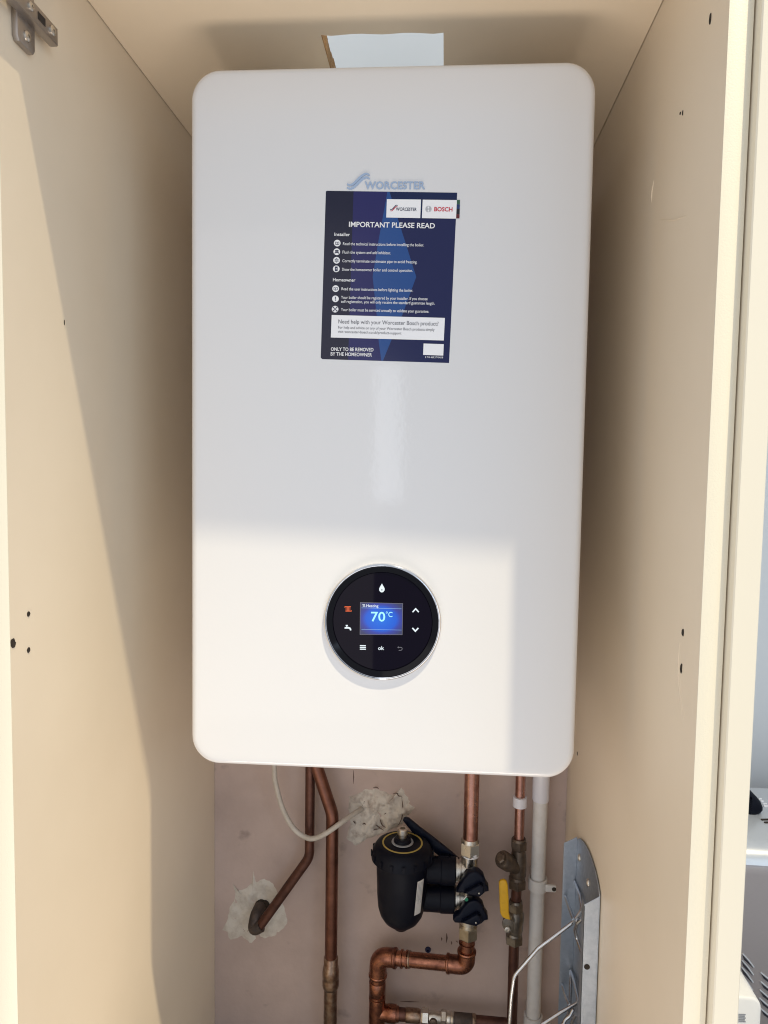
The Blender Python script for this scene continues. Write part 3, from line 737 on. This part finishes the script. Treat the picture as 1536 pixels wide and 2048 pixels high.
# lower copper loop
YR, YL = .300, .325
e0 = at(938, 1872, YR); zl = zat(925, 1930, YR)
A = at(757, 1910, YL); A.z = zat(790, 1915, YL)
pl = thing('copper_pipe', 'copper loop of elbows turning from the lower valve down to a tee', 'pipe', (A.x, YL, -1.0), 'copper pipes under the boiler')
e1 = V((vx - .001, YR, zl)); rP = .0111; rF = .0132
low = V((A.x - .002, YL, -1.0))
part('riser', 'warmcopper', pl, lambda bm: tube(bm, [V((vx, YR, zat(938, 1868, YR))), V((e1.x, YR, e1.z + .016))], rP, 28))
hd = (A - e1).normalized()
part('elbow', 'warmcopper', pl, lambda bm: tube(bm, [e1 + V((0, 0, .024)), e1, e1 + hd * .030], rF, 28, .017))
part('run', 'warmcopper', pl, lambda bm: tube(bm, [e1 + hd * .02, A - hd * .02], rP, 28))
part('elbow', 'warmcopper', pl, lambda bm: tube(bm, [A - hd * .030, A, A + V((-.0005, 0, -.034))], .0138, 28, .020))
part('drop', 'warmcopper', pl, lambda bm: tube(bm, [A + V((-.0005, 0, -.02)), low], .0118, 28))
def collar(p, ax, L_, r, m='warmcopper'):
    return part('collar', m, pl, lambda bm: lathe(bm, p, ax, [(0, r), (L_ * .15, r + .0012), (L_ * .85, r + .0012), (L_, r)], 32), True, sharp=60)
collar(e1 + V((0, 0, .0195)), (0, 0, 1), .0050, rF); collar(e1 + hd * .0255, hd, .0050, rF); collar(e1 + V((0, 0, .034)), (0, 0, 1), .003, rP)
collar(A - hd * .0295, hd, .0050, .0138); collar(A - hd * .0400, hd, .0035, .0122); collar(A - hd * .0520, hd, .0030, rP, 'solder')
collar(A - hd * .0480, hd, .0030, .0118)
collar(A + V((-.0005, 0, -.0280)), (0, 0, -1), .0050, .0136); collar(A + V((-.001, 0, -.062)), (0, 0, -1), .004, .0120)
part('socket', 'warmcopper', pl, lambda bm: lathe(bm, A + V((-.001, 0, -.040)), (0, 0, -1), [(0, .0122), (.001, .0131), (.022, .0131), (.023, .0120)], 32), True, sharp=50)
# tee branch with a small valve
B0 = at(752, 2020, YL); B1 = at(*kl(520, 855), YL - .004); B2 = at(*kl(1040, 915), YL - .010); B3 = at(*kl(1340, 950), YL - .012)
bd_ = (B2 - V((A.x, YL, B0.z))).normalized(); T0 = V((A.x - .001, YL, zat(752, 2024, YL)))
bd_ = (at(*kl(1040, 915), YL) - T0).normalized()
def on(px): # distance along the branch for a photo x
    return (at(px, 2030, YL).x - T0.x) / bd_.x
part('tee', 'warmcopper', pl, lambda bm: (lathe(bm, T0, bd_, [(0, .0120), (on(775), .0124), (on(776), .0132), (on(792), .0132), (on(793), .0115), (on(798), .0110)], 32),
     lathe(bm, T0 + V((0, 0, .026)), (0, 0, -1), [(0, .0119), (.001, .0131), (.060, .0131)], 32)), True, sharp=50)
part('branch_tube', 'darkcopper', pl, lambda bm: lathe(bm, T0, bd_, [(on(790), .0095), (on(841), .0095)], 28))
part('branch_collar', 'solder', pl, lambda bm: lathe(bm, T0, bd_, [(on(811), .0097), (on(812), .0106), (on(836), .0106), (on(840), .0097)], 28), True, sharp=50)
bv = thing('service_valve', 'small nickel service valve on the tee branch at the bottom edge', 'valve', T0 + bd_ * on(860))
part('nut', 'nickel', bv, lambda bm: lathe(bm, T0, bd_, [(on(842), .0110), (on(845), .0128), (on(856), .0128), (on(858), .0105)], 6), True, sharp=30)
part('body', 'nickel', bv, lambda bm: lathe(bm, T0, bd_, [(on(857), .0085), (on(868), .0105), (on(878), .0085), (on(884), .0085)], 28))
part('nut', 'nickel', bv, lambda bm: lathe(bm, T0, bd_, [(on(881), .0108), (on(883), .0122), (on(891), .0122), (on(893), .0105)], 6, rot=.4), True, sharp=30)
part('ring', 'nickel', bv, lambda bm: lathe(bm, T0, bd_, [(on(893), .0095), (on(898), .0108), (on(902), .0098), (on(905), .0108), (on(908), .0095)], 28))
part('screw_slot', 'oldbrass', bv, lambda bm: lathe(bm, T0 + bd_ * on(867) + V((0, -.008, 0)), (0, -1, 0), [(0, .0062), (.004, .0060), (.005, .0045)], 24))
t4 = thing('copper_pipe', 'dark horizontal pipe leaving the small service valve at the bottom', 'pipe', T0 + bd_ * on(950), 'copper pipes under the boiler')
part('tube', 'darkcopper', t4, lambda bm: lathe(bm, T0, bd_, [(on(906), .0088), (on(1030), .0088)], 28))
part('sleeve', 'blackcopper', t4, lambda bm: lathe(bm, T0, bd_, [(on(907), .0092), (on(908), .0102), (on(947), .0102), (on(949), .0092)], 28), True, sharp=50)
part('joint_ring', 'solder', t4, lambda bm: lathe(bm, T0, bd_, [(on(944), .0096), (on(945), .0107), (on(950), .0107), (on(952), .0096)], 28))

# strainer and yellow lever valve pipe
YS = .320
sx = at(1038, 1680, YS).x; x2_ = at(1027, 2000, YS).x; xt = at(1040.5, 1560, YS).x
t5 = thing('copper_pipe', 'thin copper pipe right of the filter passing through strainer and yellow-handled valve', 'pipe', (sx, YS, -1.0), 'copper pipes under the boiler')
part('tube', 'copper', t5, lambda bm: tube(bm, [V((xt, YS, UP)), V((sx, YS, zat(1038, 1684, YS)))], .0075, 24))
sleeve('clip', 'whitecoupler', t5, at(1040, 1588, YS).x, YS, 1578, 1598, [(0, .0086), (.03, .0104), (.97, .0104), (1, .0086)])
sv = thing('strainer', 'tarnished brown Y-shaped strainer above the yellow-handled valve', 'strainer', (sx, YS, zat(1035, 1770, YS)))
zs = lambda y: zat(1036, y, YS)
sx2 = at(1036, 1740, YS).x
part('nut', 'oldbrass', sv, lambda bm: nut(bm, sx, YS, zs(1676), zs(1698), .0125), True, sharp=30)
part('body', 'oldbrass', sv, lambda bm: lathe(bm, V((sx, YS, zs(1694))), (0, 0, -1), [(0, .0088), ((zs(1694) - zs(1715)), .0120), ((zs(1694) - zs(1748)), .0125), ((zs(1694) - zs(1757)), .0095)], 28))
arm_e = at(*kv(905, 540), YS - .022)
ab = V((sx2, YS, zs(1738)))
part('side_arm', 'oldbrass', sv, lambda bm: lathe(bm, ab, arm_e - ab, [(-.004, .0095), ((arm_e - ab).length * .45, .0108), ((arm_e - ab).length * .6, .0118), ((arm_e - ab).length * .62, .0128), ((arm_e - ab).length, .0128), ((arm_e - ab).length + .003, .0110)], 28), True, sharp=40)
part('side_cap', 'oldbrass', sv, lambda bm: lathe(bm, arm_e, arm_e - ab, [(.001, .0085), (.006, .0080), (.0075, .0060)], 6), True, sharp=30)
part('nut', 'oldbrass', sv, lambda bm: nut(bm, at(1034, 1765, YS).x, YS, zs(1752), zs(1775), .0140, .8), True, sharp=30)
xs3 = at(1032, 1790, YS).x
part('tube', 'darkcopper', t5, lambda bm: tube(bm, [V((sx2 - .001, YS, zs(1770))), V((xs3, YS, zs(1806)))], .0078, 24))
lv = thing('lever_valve', 'nickel ball valve with a yellow lever below the strainer', 'valve', (xs3, YS, zs(1840)))
xs4 = at(1030, 1840, YS).x
part('nut', 'valvebrass', lv, lambda bm: nut(bm, xs3, YS, zs(1800), zs(1822), .0115), True, sharp=30)
part('body', 'valvebrass', lv, lambda bm: lathe(bm, V((xs4, YS, zs(1820))), (0, 0, -1), [(0, .0095), (.004, .0128), (.012, .0140), (.020, .0128), (.030, .0125), ((zs(1820) - zs(1868)), .0105)], 28))
part('nut', 'valvebrass', lv, lambda bm: nut(bm, at(1028, 1875, YS).x, YS, zs(1864), zs(1886), .0138, .78), True, sharp=30)
stp = at(*kv(985, 1260), YS - .012)
part('stem', 'valvebrass', lv, lambda bm: lathe(bm, stp + V((0, .014, 0)), (-.25, -1, 0), [(0, .0085), (.014, .0085), (.016, .0078)], 24))
lvp = [(905, 1200), (935, 1175), (985, 1190), (1015, 1215), (1030, 1250), (1030, 1340), (1000, 1335), (960, 1330), (920, 1300), (905, 1250)]
part('lever_plate', 'valvebrass', lv, lambda bm: prism(bm, [at(*kv(*p), YS - .026) for p in lvp], (0, -.0022, 0), .0006), True, sharp=40)
part('lever_nut', 'nickel', lv, lambda bm: lathe(bm, at(*kv(958, 1300), YS - .028), (0, -1, 0), [(0, .0050), (.004, .0050), (.0045, .0036), (.0045, .0022), (.003, .002)], 6), True, sharp=30)
yl = [(862, 775), (880, 752), (915, 744), (945, 758), (960, 800), (970, 950), (972, 1100), (990, 1182), (935, 1170), (895, 1145), (876, 1105), (870, 1000), (866, 880)]
part('lever_grip', 'yellow', lv, lambda bm: prism(bm, [at(*kv(*p), YS - .027) for p in yl], (0, -.0065, 0), .0022, 3), True, sharp=50)
part('lower_tube', 'darkcopper', t5, lambda bm: tube(bm, [V((at(1028, 1880, YS).x, YS, zs(1880))), V((x2_ - .001, YS, -1.0))], .0079, 24))

# white waste pipe
YW = .330
wx0, wx1 = at(1081, 1600, YW).x, at(1066, 2040, YW).x; zw0, zw1 = zat(1080, 1600, YW), zat(1066, 2040, YW)
wp = thing('waste_pipe', 'white plastic waste pipe clipped to the wall at the right', 'pipe', (wx1, YW, -1.0))
dw = V((wx1 - wx0, 0, zw1 - zw0))
part('tube', 'whiteplastic', wp, lambda bm: tube(bm, [V((wx0, YW, zw0)) - dw * .4, V((wx0, YW, zw0)) + dw * 1.25], .0110, 28))
part('coupler', 'whitecoupler', wp, lambda bm: tube(bm, [V((wx0, YW, UP)), V((wx0, YW, zw0 + .0015)), V((wx0, YW, zw0 - .0005))], lambda s: .0128 if s < .9 else .0118, 28))
for yc in (1766, 2040):
    px_ = 1081 - (yc - 1600) * 15 / 440; cc = at(px_, yc, YW)
    def clip(bm):
        lathe(bm, cc + V((0, 0, .0090)), (0, 0, -1), [(0, .0116), (0, .0142), (.0002, .0145), (.0178, .0145), (.018, .0142), (.018, .0116)], 32, cap=False)
    part('clip_ring', 'whiteplastic', wp, clip, sharp=50)
    part('clip_lug', 'whiteplastic', wp, lambda bm: box(bm, cc + V((.010, -.0125, -.0065)), cc + V((.0265, -.0075, .0050)), .0022))
    part('clip_screw', 'hole', wp, lambda bm: lathe(bm, cc + V((.0228, -.0120, -.0008)), (0, -1, 0), [(0, .0034), (.0008, .0032)], 18))
    part('clip_foot', 'whiteplastic', wp, lambda bm: box(bm, cc + V((-.008, .011, -.008)), cc + V((.008, YB - YW - .001, .008)), .001))

# wire rack on the right side panel
ry0, ry1 = .262, .1225
rk = thing('wire_rack', 'galvanised steel channel with wire shelves fixed to the right side panel', 'rack', (XR - .01, (ry0 + ry1) / 2, -.9855))
XW = XR - .0012
def web(bm):
    zt0, zt1 = atx(*kr(815, 72), XW).z, atx(*kr(1052, 668), XW).z
    pr = [(ry1, -.9855), (ry0, -.9855), (ry0, zt0)]
    for px, py in ((850, 85), (895, 130), (940, 215), (980, 320), (1015, 440), (1040, 560), (1056, 668)):
        q_ = atx(*kr(px, py), XW); pr.append((q_.y, q_.z))
    pr[-1] = (ry1, pr[-1][1])
    prism(bm, [(XW, y, z) for y, z in pr], (-.0012, 0, 0), .0003, 1)
part('web', 'galv', rk, web, False)
def bflange(bm):
    q = [at(*kr(815, 72), ry0 - .0008), at(*kr(668, 138), ry0 - .0008)]
    xl = at(*kr(664, 400), ry0).x
    prism(bm, [(XW - .0012, ry0, q[0].z), (xl, ry0, q[1].z), (xl, ry0, -.9855), (XW - .0012, ry0, -.9855)], (0, -.0012, 0), .0003, 1)
part('back_flange', 'galv', rk, bflange, False)
def fflange(bm):
    q0, q1 = at(*kr(1052, 705), ry1), at(*kr(888, 790), ry1)
    xl = q1.x
    prism(bm, [(XW - .0012, ry1, q0.z), (xl, ry1, q1.z), (xl, ry1, -.9855), (XW - .0012, ry1, -.9855)], (0, .0012, 0), .0003, 1)
    prism(bm, [(xl, ry1, q1.z - .001), (xl, ry1 + .012, q1.z + .0), (xl, ry1 + .012, -.9855), (xl, ry1, -.9855)], (.0012, 0, 0), .0003, 1)
part('front_flange', 'galv', rk, fflange, False)
def atxy(p, dx): return atx(*kr(*p), XR - dx)
for p in ((838, 290), (930, 555)):
    q = atxy(p, .0026)
    part('screw', 'nickel', rk, lambda bm: lathe(bm, q + V((.0004, 0, 0)), (-1, 0, 0), [(0, .0052), (.0012, .0050), (.0026, .0034), (.0026, .0014), (.0012, .0012)], 20))
q = at(*kr(918, 1445), ry1 - .0002)
part('flange_hole', 'hole', rk, lambda bm: lathe(bm, q, (0, -1, 0), [(0, .0036), (.0002, .0036)], 18))
W = lambda p, Y: at(*kr(*p), Y)
RWI = .0023
def wire(pts, fr_=.012, r=RWI): part('wire', 'wire', rk, lambda bm: tube(bm, pts, r, 14, fr_))
wire([W((790, 548), .259), W((845, 690), .215), W((868, 840), .185), W((790, 950), .175), W((765, 980), .170), W((400, 1250), .160), W((150, 1540), .150), W((120, 1750), .150), W((95, 2110), .150)], .016)
wire([W((692, 698), .259), W((730, 820), .215), W((778, 950), .172)], .01)
wire([W((868, 935), .172), W((815, 985), .178), W((790, 1060), .190), W((815, 1150), .195), W((862, 1290), .170), W((880, 1360), .165)], .014)
wire([W((750, 1485), .259), W((790, 1620), .215), W((828, 1800), .170), W((822, 1825), .165), W((640, 1925), .158), W((430, 2060), .150)], .005)
wire([W((660, 1630), .259), W((690, 1740), .215), W((735, 1850), .180)], .01)
wire([W((748, 1490), .255), W((745, 1640), .235), W((738, 1860), .20), W((720, 1960), .18), W((640, 2080), .17)], .014)
wire([W((800, 1950), .170), W((770, 2000), .175), W((750, 2090), .18)], .010)
wire([W((775, 1890), .172), W((740, 1960), .172), W((690, 2000), .172), W((660, 2080), .172)], .010)

# ------------------------------------------------------------------ beyond the end panel
ap = thing('countertop_oven', 'grey metal countertop appliance with louvred vents beyond the end panel', 'appliance', (.56, .27, -.858))
kq = crop(1440, 1500, 10.24); ke = crop(1336, 1500, 3.735)
AY0, AY1 = .165, .345; zt_a = at(1520, 1578, AY1).z
def abody(bm):
    x0, x1 = .36, .78; r = .03
    pr = [(AY1, -.85), (AY1, zt_a - .012)]
    pr = [(AY1, -.85), (AY1, zt_a - .003), (AY1 - .003, zt_a - .001)]
    for i in range(9):
        a_ = PI / 2 * i / 8; pr.append((AY0 + r - r * math.sin(a_), zt_a - .001 - r + r * math.cos(a_)))
    pr.append((AY0, -.85))
    prism(bm, [(x0, y, z) for y, z in pr], (x1 - x0, 0, 0))
part('body', 'appl', ap, abody, True, sharp=50)
def atop(bm):
    r = .03; pr = [(AY1 + .0015, zt_a - .004), (AY1 + .001, zt_a + .001)]
    for i in range(7): 
        a_ = PI / 2 * i / 8; pr.append((AY0 + r - (r + .0015) * math.sin(a_), zt_a - .001 - r + (r + .0018) * math.cos(a_)))
    a_ = PI / 2 * 6 / 8
    for i in range(6, -1, -1):
        a_ = PI / 2 * i / 8; pr.append((AY0 + r - (r + .0003) * math.sin(a_), zt_a - .001 - r + (r + .0003) * math.cos(a_)))
    pr.append((AY1, zt_a - .0006))
    prism(bm, [(.3595, y, z) for y, z in pr], (.421, 0, 0))
part('top_cover', 'appl_top', ap, atop, True, sharp=50)
zz = zt_a + .0012
def at_z(px, py, z):
    d_ = ray(px, py); return CAM + d_ * ((z - CAM.z) / d_.z)
for (a, b) in (((845, 1430), (1300, 1418)), ((910, 1488), (1300, 1480))):
    q0, q1 = at_z(*kq(*a), zz), at_z(*kq(*b), zz)
    part('top_slot', 'hole', ap, lambda bm: tube(bm, [q0, q1], .0016, 8))
for (a, b) in (((790, 1005), (850, 1005)), ((830, 1055), (890, 1053)), ((865, 1105), (950, 1103)), ((890, 1152), (1300, 1148))):
    q0, q1 = at_z(*kq(*a), zz), at_z(*kq(*b), zz)
    part('top_rib', 'white_ink', ap, lambda bm: tube(bm, [q0, q1], .0016, 8))
for i, (a, b) in enumerate(((( 555, 1520), (640, 1622)), ((552, 1570), (636, 1678)), ((548, 1620), (634, 1735)), ((548, 1680), (632, 1795)), ((545, 1740), (628, 1850)), ((540, 1800), (600, 1870)),
                            ((690, 1660), (800, 1760)), ((690, 1728), (800, 1830)), ((684, 1790), (800, 1900)), ((680, 1850), (800, 1965)), ((690, 1930), (800, 2030)))):
    q0, q1 = at(*ke(*a), AY0 - .0005), at(*ke(*b), AY0 - .0005); dn = (q1 - q0)
    nz = V((dn.z, 0, -dn.x)).normalized() * .0042
    part('louvre', 'black_ink', ap, lambda bm: prism(bm, [q0, q0.lerp(q1, .35) + nz * .8, q1 + nz * .3, q1, q0.lerp(q1, .5)], (0, -.0006, 0)), False)
    part('louvre_lip', 'appl_top', ap, lambda bm: tube(bm, [q0, q0.lerp(q1, .5) - nz * .12, q1], .0011, 8))
# knob / handle lying on the appliance
hb_ = [(560, 800), (655, 858), (720, 930), (800, 1010), (870, 1100), (912, 1200), (912, 1270), (870, 1320), (800, 1360), (770, 1410), (690, 1476), (620, 1470), (520, 1400)]
Yh = .26
hd2 = part('knob_handle', 'plastic', None, lambda bm: prism(bm, [at(*kq(*p), Yh) for p in hb_], (0, .045, 0), .007, 4), True, sharp=60)
hd2['label'] = 'dark curved handle resting on top of the grey appliance'; hd2['category'] = 'handle'
# small white box standing in front
wz = at(1505, 1996, .02).z; wxr = at(1523, 2030, .02).x
def wb(bm):
    pr = rrect(.12, .20, .012, 6)
    prism(bm, [(wxr - .06 + x, .02, wz - .10 + z) for x, z in pr], (0, .05, 0), .003, 3)
wbx = thing('white_box', 'white plastic box with rounded corners and small print at bottom right', 'box', (wxr - .06, .045, wz - .2))
part('shell', 'wbox', wbx, wb, True, sharp=50)
for k in range(5):
    q0, q1 = at(*ke(528, 1975 + k * 13), .0197), at(*ke(582 - 6 * (k % 2), 1977 + k * 13), .0197)
    n_ = 6
    for j in range(n_):
        s0, s1 = j / n_, (j + .78) / n_
        part('print_mark', 'grey_ink', wbx, lambda bm: box(bm, q0.lerp(q1, s0) + V((0, -.0002, -.0006)), q0.lerp(q1, s1) + V((0, .0006, .0006))), False)
for o in list(bpy.data.objects):
    if 'local' in o: del o['local']
